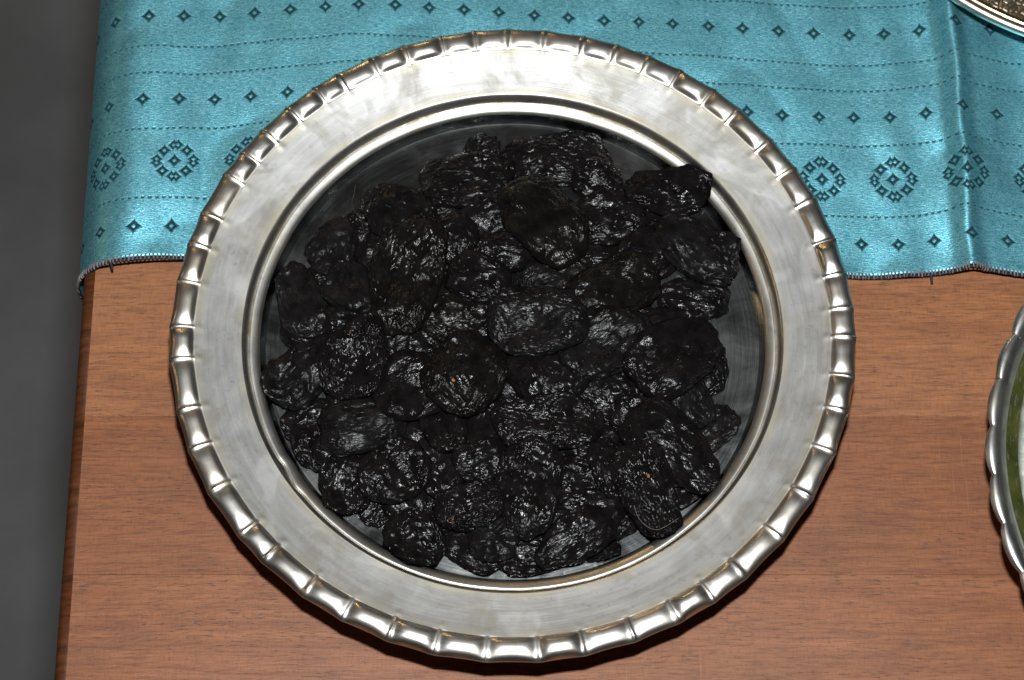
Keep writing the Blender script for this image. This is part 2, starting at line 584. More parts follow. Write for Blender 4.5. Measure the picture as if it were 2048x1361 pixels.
lx_w = np.array([X_of(p) for p in line_px[:, 0]])
g_w = -(line_px[:, 1] - 105.0) / 4450.0
fine_x = np.linspace(lx_w[0], lx_w[-1], 400)
fine_g = np.interp(fine_x, lx_w, g_w)
ker = np.exp(-np.linspace(-2, 2, 25) ** 2)
ker /= ker.sum()
fine_g = np.convolve(np.pad(fine_g, 12, 'edge'), ker, 'valid')


def gshift(x):
    return np.interp(x, fine_x, fine_g)


HEM_Y = at(180, 538, 0.001).y - float(gshift(np.array([X_of(180)]))[0])
CL_Z = 0.0012
BR = 0.0220                                    # bend radius of the stiff cloth over the table end
XB = EDGE_X + 0.0183                           # where it starts to bend
BUCK = 0.0056                                  # it buckles up a little before the bend
CX1 = 0.36
HANG = 0.13
arc = BR * math.pi / 2
su = np.concatenate([np.arange(CX1, XB, -0.0014), XB - np.linspace(0, arc, 22), XB - arc - np.linspace(0.002, HANG, 40)])
sv = np.concatenate([np.linspace(0, 0.003, 4)[:-1], np.arange(0.003, 0.30, 0.0014)])
U, Vv = np.meshgrid(su, sv, indexing='ij')
flat = np.maximum(U, XB)
d_arc = np.clip(XB - U, 0, arc)
d_hang = np.maximum(XB - arc - U, 0)
X = flat - BR * np.sin(d_arc / BR) - d_hang * 0.02
bk = np.clip(1 - (U - XB) / 0.036, 0, 1)
Z = CL_Z + BUCK * bk * bk * (3 - 2 * bk) - BR * (1 - np.cos(d_arc / BR)) - d_hang
Y = HEM_Y + Vv + gshift(np.where(U > XB, U, XB + (U - XB) * 0.9))
# slack: soft waves where nothing presses on the cloth
pts = np.stack([U.ravel(), Vv.ravel(), np.zeros(U.size)], 1)
wav = noise(pts * [28, 16, 1]).reshape(U.shape) * 0.9 + noise(pts * [75, 40, 1] + 9).reshape(U.shape) * 0.35
dpl = np.sqrt(X ** 2 + Y ** 2)
free = np.clip((dpl - 0.101) / 0.03, 0, 1)
Zw = np.abs(wav) * 0.0014 * free * (d_hang < 0.02)
# the fold that runs away from the viewer on the right
fx0, fx1 = at(1893, 0, 0.004), at(1945, 540, 0.004)
tt = (Y - fx1.y) / (fx0.y - fx1.y)
fx = fx1.x + (fx0.x - fx1.x) * tt + noise(np.stack([Y.ravel() * 30, np.zeros(Y.size), np.zeros(Y.size)], 1)).reshape(Y.shape) * 0.0016
dx = X - fx
hgt = 0.0085 * np.clip(0.75 + 0.45 * tt, 0.5, 1.4)
dw, de = np.clip(-dx, 0, None), np.clip(dx, 0, None)
west = 0.70 * np.exp(-(dw / 0.0042) ** 2) + 0.30 * np.exp(-(dw / 0.013) ** 2)
east = 0.45 * np.exp(-(de / 0.0036) ** 2) + 0.55 * np.exp(-(de / 0.019) ** 2)
ridge = np.where(dx < 0, west, east)
# secondary shallow valley and swell east of it
swell = 0.0012 * np.exp(-((dx - 0.034) / 0.010) ** 2) + 0.0008 * np.exp(-((dx + 0.026) / 0.008) ** 2)
Zf = hgt * ridge + swell
Z = Z + Zw + Zf * (d_hang < 1e-6) * (U > XB)
lift = 0.0006 * np.exp(-(Vv / 0.004) ** 2) * free * (0.5 + 0.5 * np.sin(U * 260))
Z += np.where(U > XB, lift, 0)
CG = np.stack([X, Y, Z], -1)
uvc = np.stack([U + 0.5, Vv], -1)
me = grid_mesh('tablecloth', CG, uv=uvc, flip=True)
cloth = add_obj('tablecloth', me, M_CLOTH)
sol = cloth.modifiers.new('thickness', 'SOLIDIFY')
sol.thickness = 0.0005
sol.offset = -1.0
tag(cloth, 'shiny teal brocade cloth with dark diamond motifs hanging over the table end', 'tablecloth')
# hem: navy cord and overlock stitches
hem = CG[:, 0, :].copy()
nrm = np.array([0, -1.0, 0])
keep = hem[:, 2] > -0.12
hem = hem[keep]
arcl = np.concatenate([[0], np.cumsum(np.linalg.norm(np.diff(hem, axis=0), axis=1))])
hs = np.arange(0.0, arcl[-1], 0.0007)
hp = np.stack([np.interp(hs, arcl, hem[:, i]) for i in range(3)], 1)
wob = noise(np.stack([hs * 240, hs * 0, hs * 0], 1)) * 0.00018
cord = hp + nrm * 0.0010 + np.stack([wob * 0, wob, wob * 0.4 - 0.0002], 1)
me = grid_mesh('hem_cord', tube(cord, 0.00052, 7), close_u=True)
o = add_obj('hem_cord', me, M_NAVY, cloth)
tag(o, label='dark navy cord along the cut edge of the teal cloth')
cord_o = o
Vs, Fs = [], []
nb = 0
base_t = tube(np.array([[0, 0.0008, -0.0001], [0, 0.0005, 0.00040], [0, -0.0002, 0.00050], [0, -0.0009, 0.00042], [0, -0.0014, -0.0002]]), np.array([0.0003, 0.00036, 0.00040, 0.00038, 0.0003]), 6)
sg, sn = base_t.shape[:2]
fq = []
for i in range(sg):
    for j in range(sn - 1):
        fq.append((i * sn + j, ((i + 1) % sg) * sn + j, ((i + 1) % sg) * sn + j + 1, i * sn + j + 1))
fq = np.array(fq)
s = 0.0
while s < arcl[-1]:
    p = np.array([np.interp(s, arcl, hem[:, i]) for i in range(3)])
    p2 = np.array([np.interp(s + 0.001, arcl, hem[:, i]) for i in range(3)])
    tx = p2 - p
    tx /= np.linalg.norm(tx) + 1e-9
    yv = np.array([0, 1.0, 0])
    zv = np.cross(tx, yv)
    zv /= np.linalg.norm(zv)
    if zv[2] < -0.05 or (abs(zv[2]) <= 0.05 and zv[0] > 0): zv = -zv
    q = base_t.reshape(-1, 3) * np.array([1, random.uniform(0.85, 1.15), random.uniform(0.85, 1.15)])
    sk = random.uniform(-0.25, 0.25)
    wpt = p + (q[:, :1] + q[:, 1:2] * sk) * tx + q[:, 1:2] * yv + (q[:, 2:3] + 0.0001) * zv
    Vs.append(wpt)
    Fs.append(fq + nb)
    nb += len(q)
    s += random.uniform(0.00125, 0.0017)
me = tri_mesh('hem_stitches', np.concatenate(Vs), np.concatenate(Fs))
o = add_obj('hem_stitches', me, M_STITCH, cord_o)
tag(o, kind='stuff')


def cloth_edge_at(px):
    x = at(px, 540, 0.001).x
    i = int(np.argmin(np.abs(hem[:, 0] - x) + (hem[:, 2] < -0.01) * 1.0))
    return hem[i]


for px, dxm, ln in ((222, 0.0008, 0.0030), (1862, 0.0002, 0.0036)):
    p = cloth_edge_at(px)
    bm_paths = []
    tt_ = np.linspace(0, 1, 8)
    P = np.stack([p[0] + dxm * tt_, p[1] - 0.0010 - ln * tt_, np.maximum(p[2] - 0.0001 - 0.0006 * tt_, 0.0006)], 1)
    me = grid_mesh('loose_thread', tube(P, 0.00062 * (1 - 0.25 * tt_), 6), close_u=True)
    add_obj('loose_thread', me, M_NAVY, cord_o)

# ------------------------------------------------------------------ main plate
PZ = 0.0018                                   # underside of the foot, on cloth and wood
PLATE = Vector((0.0, 0.0, PZ))
plate = empty('serving_plate', PLATE)
tag(plate, 'round silver plate with a crimped edge heaped with black dried plums', 'plate')

tips = [(395, 422), (371, 485), (350, 560), (338, 653), (338, 720), (355, 823), (379, 900), (420, 983), (479, 1070), (528, 1118),
        (607, 1187), (684, 1237), (776, 1278), (869, 1307), (971, 1325), (1078, 1327), (1172, 1315), (1273, 1288), (1362, 1251),
        (1435, 1209), (1496, 1159), (1571, 1083), (1630, 1000), (1674, 908), (1699, 825), (1711, 755), (1714, 674), (1708, 616),
        (1694, 546), (1670, 477), (1630, 398), (1589, 336), (1543, 280), (1477, 221), (1426, 182), (1359, 144), (1299, 113),
        (1235, 90), (1168, 73), (1089, 61), (1015, 58), (948, 60), (879, 68), (804, 88), (737, 111), (670, 144), (621, 168),
        (566, 208), (515, 254), (475, 299), (441, 344)]
ZT = RIMZ + 0.0006
ta = sorted(math.atan2(at(x, y, ZT).y, at(x, y, ZT).x) for x, y in tips)
ta = np.array(ta)
tr = np.array([math.hypot(at(x, y, ZT).x, at(x, y, ZT).y) for x, y in tips])
R_TIP = float(np.median(tr))
print('tip radius', tr.min(), tr.max(), R_TIP)

R_IN = R_TIP - 0.0098
NA = 2856
th = np.linspace(-math.pi, math.pi, NA, endpoint=False)
ext = np.concatenate([[ta[-1] - 2 * math.pi], ta, [ta[0] + 2 * math.pi]])
seg = np.searchsorted(ext, th, side='right') - 1
a0, a1 = ext[seg], ext[seg + 1]
sl = (th - a0) / (a1 - a0)                     # 0..1 between two pinched ridges
wid = (a1 - a0) * R_TIP
dr = np.minimum(sl, 1 - sl) * wid              # metres to the nearest ridge
rid = np.where(sl < 0.5, seg, seg + 1) % len(ta)
rnd_r = rng.uniform(0.65, 1.3, len(ta))[rid]
rnd_s = rng.uniform(0.7, 1.3, len(ta))[seg % len(ta)]
ridge_w = np.exp(-(dr / 0.00085) ** 2)
bulge = 1 - np.clip(1 - dr / (wid * 0.5), 0, 1) ** 3.4      # 0 at ridge .. 1 in the middle
wav_r = noise(np.stack([np.cos(th) * 3, np.sin(th) * 3, th * 0], 1)) * 0.0004
r_out = R_TIP - (0.0003 + 0.045 * np.clip(wid - 0.010, 0, 1)) * np.sin(np.pi * sl) ** 0.8 + wav_r
NQ = 26
q = np.linspace(0, 1, NQ)
Q = q[None, :]
prof_q = np.interp(q, [0, 0.04, 0.09, 0.15, 0.22, 0.32, 0.45, 0.60, 0.74, 0.86, 0.95, 1.0], [0, -0.0001, 0.0003, 0.0009, 0.0014, 0.0017, 0.0019, 0.0019, 0.0017, 0.0012, 0.0004, -0.0006])
pinch_q = np.interp(q, [0, 0.06, 0.14, 0.30, 0.48, 0.62, 0.76, 0.88, 0.95, 1.0], [0.0, 0.0002, 0.0006, 0.0010, 0.0013, 0.0014, 0.0013, 0.0009, 0.0004, -0.0002])
valley_q = np.interp(q, [0, 0.1, 0.3, 0.6, 0.9, 1.0], [0.0, -0.0001, 0.0000, 0.0003, 0.0000, -0.0006])


def smooth1(y):
    for _ in range(1):
        y = np.convolve(np.pad(y, 1, 'edge'), [0.25, 0.5, 0.25], 'valid')
    return y


prof_q, pinch_q, valley_q = smooth1(prof_q), smooth1(pinch_q), smooth1(valley_q)
bl = (bulge * 1.0)[:, None]
zz = bl * prof_q[None] * rnd_s[:, None] + (1 - bl) * valley_q[None]
rwid = 0.00085 + 0.00070 * np.sin(np.pi * np.clip(q, 0, 1))      # lens shaped pinch
rw = np.exp(-(dr[:, None] / rwid[None]) ** 1.35)
zz = zz * (1 - rw) + rw * (pinch_q[None] * rnd_r[:, None])
RR = R_IN + (r_out[:, None] - R_IN) * Q
z_warp = noise(np.stack([np.cos(th) * 1.3 + 5, np.sin(th) * 1.3, th * 0], 1)) * 0.0005
P = np.stack([RR * np.cos(th)[:, None], RR * np.sin(th)[:, None], RIMZ - PZ + zz + z_warp[:, None]], -1)
# rolled lip: last rings curl under
lip = P[:, -1:, :].copy()
lips = []
for dz, drr in ((-0.0005, 0.0001), (-0.0010, -0.0003), (-0.0011, -0.0009)):
    l2 = lip.copy()
    rr_ = np.hypot(l2[..., 0], l2[..., 1])
    l2[..., 0] *= (rr_ + drr) / rr_
    l2[..., 1] *= (rr_ + drr) / rr_
    l2[..., 2] += dz
    lips.append(l2)
LP = np.concatenate([lip] + lips, 1)
edge_o = add_obj('crimped_edge', grid_mesh('crimped_edge', LP, close_u=True), M_EDGE, plate)
cuts = [int(round((a + math.pi) / (2 * math.pi) * NA)) % NA for a in ta]
for k_ in range(len(cuts)):
    i0, i1 = cuts[k_], cuts[(k_ + 1) % len(cuts)]
    if i1 <= i0:
        i1 += NA
    cols = np.arange(i0, i1 + 1) % NA
    add_obj('flute', grid_mesh('flute', P[cols]), M_EDGE, edge_o)

# flat rim, with little dimples opposite each pinch
R_WELL = 0.1030


def ring_grid(rz, nth=NA, warp=None):
    r = np.array([a for a, _ in rz])
    z = np.array([b for _, b in rz])
    t = np.linspace(-math.pi, math.pi, nth, endpoint=False)
    return np.stack([r[None] * np.cos(t)[:, None], r[None] * np.sin(t)[:, None], np.broadcast_to(z[None], (nth, len(r)))], -1).copy()


rr_ = np.linspace(R_WELL, R_IN, 30)
f = (rr_ - R_WELL) / (R_IN - R_WELL)
Z_WE = 0.0186
rz = [(r, Z_WE - PZ + (RIMZ - Z_WE) * (0.75 * k + 0.25 * k * k)) for r, k in zip(rr_, f)]
G = ring_grid(rz)
dim = 0.00012 * np.exp(-((rr_[None] - (R_IN - 0.0014)) / 0.0012) ** 2) * np.exp(-(dr[:, None] / 0.0016) ** 2) * rnd_r[:, None]
undul = noise(np.stack([G[..., 0].ravel() * 70, G[..., 1].ravel() * 70, np.zeros(G[..., 0].size)], 1)).reshape(G.shape[:2]) * 0.00012
edge_in = (f ** 6)[None]
G[..., 2] += dim + undul * (1 - edge_in) + z_warp[:, None] * f[None]
me = grid_mesh('rim', G, close_u=True)
add_obj('rim', me, M_RIM, plate)

# shoulder -> bead -> wall of the well -> floor
Z_FL = 0.0082
sh_prof = [(R_WELL, Z_WE), (0.1026, Z_WE - 0.0002), (0.1021, Z_WE - 0.0006), (0.1016, Z_WE - 0.0014), (0.1012, Z_WE - 0.0024), (0.1008, Z_WE - 0.0036),
           (0.1005, Z_WE - 0.0044)]
bead_prof = [(0.1005, Z_WE - 0.0044), (0.1003, Z_WE - 0.0041), (0.0999, Z_WE - 0.0041), (0.0992, Z_WE - 0.0043), (0.0984, Z_WE - 0.0046), (0.0976, Z_WE - 0.0050),
             (0.0970, Z_WE - 0.0055), (0.0966, Z_WE - 0.0061)]
wl = [(0.0966, Z_WE - 0.0061), (0.0962, Z_WE - 0.0069), (0.0957, Z_WE - 0.0080), (0.0952, Z_WE - 0.0091), (0.0947, Z_FL)]
fl_prof = [(0.0947, Z_FL)] + [(r, Z_FL) for r in np.linspace(0.092, 0.004, 18)] + [(0.0002, Z_FL)]
NB = 720
tb = np.linspace(-math.pi, math.pi, NB, endpoint=False)
dn = noise(np.stack([np.cos(tb) * 5, np.sin(tb) * 5, tb * 0 + 3], 1)) * 0.00022
dent_a = math.atan2(at(583, 925, 0.015).y, at(583, 925, 0.015).x)
dent = np.exp(-((tb - dent_a) / 0.035) ** 2) - 0.7 * np.exp(-((tb - dent_a - 0.09) / 0.03) ** 2)


def part_ring(name, prof, mat, amp):
    G = ring_grid([(r, z - PZ) for r, z in prof], NB)
    k = amp * (dn - 0.0007 * dent)
    rad = np.hypot(G[..., 0], G[..., 1])
    w = np.clip((rad - 0.0948) / 0.003, 0, 1) * np.clip((R_WELL - rad) / 0.001, 0, 1)
    G[..., 0] *= 1 + (k[:, None] * w) / rad
    G[..., 1] *= 1 + (k[:, None] * w) / rad
    G[..., 2] += k[:, None] * w * 0.6
    return add_obj(name, grid_mesh(name, G, close_u=True, flip=prof[0][0] > prof[-1][0]), mat, plate)


part_ring('shoulder', sh_prof, M_EDGE, 1.0)
part_ring('bead', bead_prof, M_BEAD, 1.0)
part_ring('well_wall', wl, M_WELL, 1.0)
part_ring('well_floor', fl_prof, M_WELL, 1.0)
# underside and foot ring
us = [(R_TIP - 0.0032, RIMZ - 0.0016), (R_IN, RIMZ - 0.0016), (R_WELL, Z_WE - 0.0011), (0.0995, Z_WE - 0.0060), (0.0945, Z_FL - 0.0020), (0.0900, Z_FL - 0.0012), (0.0780, Z_FL - 0.0012)]
G = ring_grid([(r, z - PZ) for r, z in us], 360)
add_obj('underside', grid_mesh('underside', G, close_u=True, flip=True), M_UNDER, plate)
ft = [(0.0800, Z_FL - 0.0010), (0.0812, Z_FL - 0.004), (0.0826, PZ + 0.0006), (0.0822, PZ), (0.0812, PZ), (0.0806, PZ + 0.0006), (0.0790, Z_FL - 0.0010)]
G = ring_grid([(r, z - PZ) for r, z in ft], 360)
add_obj('foot_ring', grid_mesh('foot_ring', G, close_u=True), M_UNDER, plate)

# ------------------------------------------------------------------ dried plums
# px, py, length, width (photo pixels), angle of the long axis, layer, style
PL = [
    # on the floor of the plate, round the heap
    (1130, 303, 175, 100, -4, 0, 'k'), (1058, 312, 95, 80, 20, 0, 'k'), (935, 352, 165, 105, 8, 1, 'k'), (868, 405, 110, 80, 20, 0, 'k'), (960, 300, 80, 60, 60, 0, 'k'),
    (740, 440, 90, 66, 30, 0, 'k'), (664, 487, 112, 76, 68, 1, 's'), (603, 600, 150, 80, -72, 1, 's'),
    (615, 650, 100, 76, 20, 0, 'k'), (598, 742, 130, 98, 48, 1, 's'), (618, 838, 108, 84, 20, 0, 'k'), (612, 893, 92, 68, -50, 0, 'k'),
    (692, 965, 106, 90, 75, 1, 'k'), (757, 1003, 84, 66, 40, 0, 'k'), (830, 1078, 112, 90, -35, 1, 'k'), (942, 1112, 128, 84, -25, 0, 'k'),
    (1072, 1118, 118, 76, 8, 0, 'k'), (1188, 1107, 108, 56, -6, 0, 'k'), (1385, 985, 105, 82, 62, 0, 'k'), (1424, 857, 104, 70, 48, 0, 's'),
    (1412, 728, 116, 74, 80, 0, 'k'), (1392, 592, 124, 80, -8, 0, 'k'), (1192, 352, 92, 78, -30, 0, 'k'), (1282, 405, 110, 80, 0, 0, 'k'),
    (1240, 1020, 110, 80, 35, 0, 'k'), (720, 790, 120, 90, 0, 0, 'k'), (800, 860, 130, 90, -20, 0, 'k'), (690, 890, 110, 85, 30, 0, 'k'),
    (770, 500, 110, 90, 20, 0, 'k'), (900, 480, 110, 90, -60, 0, 'k'), (1010, 520, 130, 95, 15, 0, 'k'), (1110, 470, 120, 90, 70, 0, 'k'),
    (1200, 520, 120, 95, 0, 0, 'k'), (1310, 500, 115, 90, 60, 0, 'k'), (1010, 620, 130, 100, 0, 0, 'k'), (1130, 620, 120, 100, 30, 0, 'k'),
    (1260, 640, 130, 95, -20, 0, 'k'), (1330, 660, 110, 90, 50, 0, 'k'), (900, 600, 120, 100, 20, 0, 'k'), (800, 640, 120, 100, -40, 0, 'k'),
    (700, 620, 110, 90, 0, 0, 'k'), (880, 740, 130, 100, 40, 0, 'k'), (1000, 760, 130, 100, -30, 0, 'k'), (1120, 760, 130, 100, 10, 0, 'k'),
    (1240, 760, 130, 95, 60, 0, 'k'), (1340, 790, 120, 90, -40, 0, 'k'), (1290, 900, 120, 95, 0, 0, 'k'), (1170, 900, 130, 95, 30, 0, 'k'),
    (1050, 890, 130, 95, 70, 0, 'k'), (930, 900, 130, 95, -15, 0, 'k'), (880, 1010, 120, 90, 20, 0, 'k'), (1000, 1010, 120, 90, -50, 0, 'k'),
    (1120, 1010, 130, 90, 15, 0, 'k'), (800, 980, 110, 80, -60, 0, 'k'), (1340, 920, 110, 80, 30, 0, 'k'), (640, 560, 90, 70, 10, 0, 'k'),
    (850, 500, 110, 80, 80, 0, 'k'), (650, 710, 100, 80, 80, 0, 'k'), (1000, 400, 120, 90, 0, 0, 'k'), (1250, 940, 110, 80, 60, 0, 'k'),
    # middle of the heap
    (800, 425, 155, 100, -42, 1, 'k'), (985, 440, 145, 108, 32, 1, 'k'), (1220, 430, 145, 105, 8, 1, 'k'), (1290, 498, 115, 84, 30, 1, 'k'),
    (1335, 378, 152, 86, -4, 1, 'k'), (910, 470, 95, 78, -70, 1, 'k'), (1012, 498, 115, 78, 10, 1, 'k'), (1110, 552, 135, 76, 12, 1, 's'),
    (715, 640, 125, 74, -12, 1, 'k'), (700, 570, 116, 84, -45, 2, 's'), (812, 692, 115, 76, 15, 1, 'k'), (1232, 567, 165, 104, 22, 2, 'b'),
    (1170, 607, 120, 78, 30, 1, 's'), (1215, 782, 135, 84, -15, 1, 'k'), (1375, 792, 118, 78, -72, 1, 's'), (1285, 835, 112, 74, -20, 1, 'k'),
    (1182, 882, 100, 64, 18, 1, 'k'), (965, 848, 130, 80, 66, 1, 'k'), (886, 850, 100, 68, -62, 2, 'k'), (722, 846, 155, 100, 10, 1, 's'),
    (880, 932, 138, 78, -70, 1, 'k'), (786, 938, 125, 106, 35, 1, 'k'), (960, 915, 100, 74, 5, 1, 'k'), (1155, 955, 120, 82, 10, 1, 'k'),
    (1172, 1022, 145, 78, 8, 1, 'k'), (1150, 1072, 145, 80, 32, 2, 'k'), (1228, 935, 120, 70, -62, 1, 'k'), (985, 1070, 90, 80, 0, 2, 's'),
    (1395, 487, 168, 104, -36, 2, 's'), (920, 628, 150, 90, 2, 1, 'b'), (960, 553, 120, 84, -22, 2, 'k'),
    # lying on top
    (1090, 432, 192, 128, -58, 2, 'b'), (814, 548, 218, 128, 80, 3, 'b'), (820, 765, 132, 124, 30, 2, 'k'), (705, 716, 152, 112, 84, 3, 'k'),
    (930, 742, 158, 132, 58, 3, 'b'), (1088, 742, 158, 112, -35, 2, 'k'), (1215, 682, 172, 108, 32, 2, 's'), (1345, 706, 190, 122, 36, 3, 'k'),
    (1074, 634, 180, 128, 0, 3, 's'), (1092, 838, 184, 98, 4, 3, 'k'), (1345, 884, 196, 112, -42, 3, 'k'), (1292, 978, 180, 98, -66, 3, 'k'),
    (1057, 974, 178, 108, 86, 3, 'k'), (936, 1008, 130, 80, 12, 3, 'k'),
]
SPOTS = {(930, 742): (905, 760), (705, 716): (700, 664), (1292, 978): (1297, 948), (936, 1008): (905, 1043), (1110, 552): (1112, 568), (1375, 792): (1340, 792)}
NAMED = {
    (1074, 634): 'broad sooty dried plum with a smooth dimpled dome in the middle of the heap',
    (1345, 706): 'rounded dried plum with a curled lip beside the bare plate floor, on top of others',
    (1092, 838): 'long black dried plum with two lobes lying crosswise on the heap',
    (705, 716): 'roundish black dried plum with a dull orange fleck at its upper end',
    (930, 742): 'large dried plum with a bright orange stem speck on its wrinkled skin',
    (1292, 978): 'long dried plum with a tan stem speck, beside a fine curled hair',
    (936, 1008): 'short squarish dried plum with an orange fleck at its lower corner',
    (814, 548): 'longest dried plum of the heap, brownish and upright with fine lengthwise wrinkles',
    (1335, 378): 'dried plum leaning on the plate bead, over the bright well wall',
    (1395, 487): 'grainy flat dried plum beside the well wall, below the one leaning on the bead',
    (1057, 974): 'plump oblong dried plum with glossy lengthwise folds, below the two-lobed one',
    (985, 1070): 'small puckered dried plum with wrinkles meeting in a star',
    (1090, 432): 'large brownish dried plum slanting in the far half of the heap',
    (1345, 884): 'large dried plum with broad glossy folds slanting across the heap',
    (820, 765): 'round dried plum with a smooth shiny dent between the orange-flecked ones',
    (1110, 552): 'dried plum with a reddish fleck tucked in behind the dimpled dome',
    (1375, 792): 'dried plum with an orange fleck under the curled-lip plum',
}

FINE = {(1074, 634): 0.55, (1345, 706): 0.7, (1345, 884): 0.7, (820, 765): 0.6, (814, 548): 1.25, (1395, 487): 1.2}
ICO = {}
for lv in (4, 5, 6):
    bmI = bmesh.new()
    bmesh.ops.create_icosphere(bmI, subdivisions=lv, radius=1.0)
    ICO[lv] = (np.array([v.co for v in bmI.verts]), np.array([[v.index for v in f.verts] for f in bmI.faces]))
    bmI.free()


def ridged(p):
    return 1 - 2 * np.abs(noise(p))


def prune_shape(L, Wd, T, seed, star=False, big=1.0, lod=6, fine=1.0):
    """one wrinkled, pitted and squashed fruit, long axis x, resting on z = 0 (bottom flattened)"""
    N, F = ICO[lod]
    off = np.array([seed * 7.31, seed * 3.17, seed * 5.77]) % 200
    n = N.copy()
    # squarer outline and uneven silhouette
    e = 0.86
    sx = np.sign(n[:, 0]) * np.abs(n[:, 0]) ** e
    sy = np.sign(n[:, 1]) * np.abs(n[:, 1]) ** e
    szz = np.sign(n[:, 2]) * np.abs(n[:, 2]) ** 0.95
    ang = np.arctan2(n[:, 1], n[:, 0])
    lob = 1 + 0.14 * noise(np.stack([np.cos(ang) * 1.1, np.sin(ang) * 1.1, n[:, 2] * 0.5], 1) + off) + 0.06 * noise(np.stack([np.cos(ang) * 3, np.sin(ang) * 3, n[:, 2]], 1) + off + 9)
    taper = 1 + 0.13 * math.sin(seed * 1.7) * sx
    p = np.stack([sx * L / 2 * lob, sy * Wd / 2 * lob * taper, szz * T / 2], 1)
    # sizes in mm for the wrinkle fields
    fs = 0.78 + 0.5 * ((seed * 0.618) % 1.0)
    m = p * 1000.0 * fs
    m[:, 2] *= 1.3
    w = np.stack([noise(m * 0.11 + off), noise(m * 0.11 + off + 31), noise(m * 0.11 + off + 57)], 1)
    mw = m + w * 4.2
    mw2 = m + w * 3.6
    if star:
        r = np.hypot(m[:, 0], m[:, 1])
        st = np.cos(7 * ang + 2.2 * noise(m * 0.2 + off))
        fold = st * np.clip(r / 5, 0, 1) * 0.9
    else:
        fold = ridged(mw * np.array([0.055, 0.15, 0.12]) + off)
    wr1 = ridged(mw * np.array([0.13, 0.36, 0.30]) + off + 13)
    wr2 = ridged(mw2 * np.array([0.17, 0.74, 0.66]) + off + 23)
    wr3 = ridged(mw2 * np.array([0.42, 1.40, 1.25]) + off + 43)
    dome = noise(m * 0.13 + off + 71)
    fine = fine * (0.7 + 0.55 * ((seed * 0.377) % 1.0))
    amp = 0.55 + 0.75 * np.clip(0.5 + noise(m * 0.09 + off + 91), 0, 1)
    h = big * (0.6 * fold + 0.65 * dome) + fine * amp * (0.58 * wr1 + 0.80 * wr2 + 0.42 * wr3)
    h = h - h.mean()
    nn = np.stack([n[:, 0] / L, n[:, 1] / Wd, n[:, 2] / T], 1)
    nn /= np.linalg.norm(nn, axis=1)[:, None]
    side = np.clip(nn[:, 2] * 0.5 + 0.62, 0.25, 1)
    # pressed hollow where the stone came out
    hx, hy = L * 0.22 * math.sin(seed * 2.3), Wd * 0.2 * math.cos(seed * 3.1)
    hol = np.exp(-(((p[:, 0] - hx) / (L * 0.24)) ** 2 + ((p[:, 1] - hy) / (Wd * 0.22)) ** 2))
    p[:, 2] -= np.where(n[:, 2] > 0, hol * T * 0.22 * (0.5 + 0.5 * math.sin(seed * 5.3)), 0)
    p = p + nn * (h * side * 0.00078)[:, None]
    # lip: the squashed seam round the waist
    lipw = np.exp(-(n[:, 2] / 0.22) ** 2)
    p[:, :2] *= (1 + 0.03 * lipw)[:, None]
    # flattened underside
    p[:, 2] = np.where(p[:, 2] < 0, p[:, 2] * 0.55, p[:, 2])
    p[:, 2] -= p[:, 2].min()
    return p, F


# height field of the heap (plate floor is level zero)
HR = 0.0008
HN = 260
H0 = np.full((HN, HN), Z_FL)
gx = (np.arange(HN) - HN / 2 + 0.5) * HR
GX, GY = np.meshgrid(gx, gx, indexing='ij')
GR = np.hypot(GX, GY)
H0 = np.where(GR > 0.0935, Z_FL + np.clip((GR - 0.0935) / 0.0055, 0, 1) * (Z_WE - Z_FL), H0)
HF = H0.copy()


def hidx(x):
    return np.clip((x / HR + HN / 2).astype(int), 0, HN - 1)


def blur(A, s):
    k = np.exp(-0.5 * (np.arange(-3 * s, 3 * s + 1) / s) ** 2)
    k /= k.sum()
    A = np.apply_along_axis(lambda r: np.convolve(np.pad(r, 3 * s, 'edge'), k, 'valid'), 0, A)
    return np.apply_along_axis(lambda r: np.convolve(np.pad(r, 3 * s, 'edge'), k, 'valid'), 1, A)


def sample(A, x, y):
    fx_ = np.clip(x / HR + HN / 2 - 0.5, 0, HN - 1.001)
    fy_ = np.clip(y / HR + HN / 2 - 0.5, 0, HN - 1.001)
    i, j = fx_.astype(int), fy_.astype(int)
    a, b = fx_ - i, fy_ - j
    return A[i, j] * (1 - a) * (1 - b) + A[i + 1, j] * a * (1 - b) + A[i, j + 1] * (1 - a) * b + A[i + 1, j + 1] * a * b


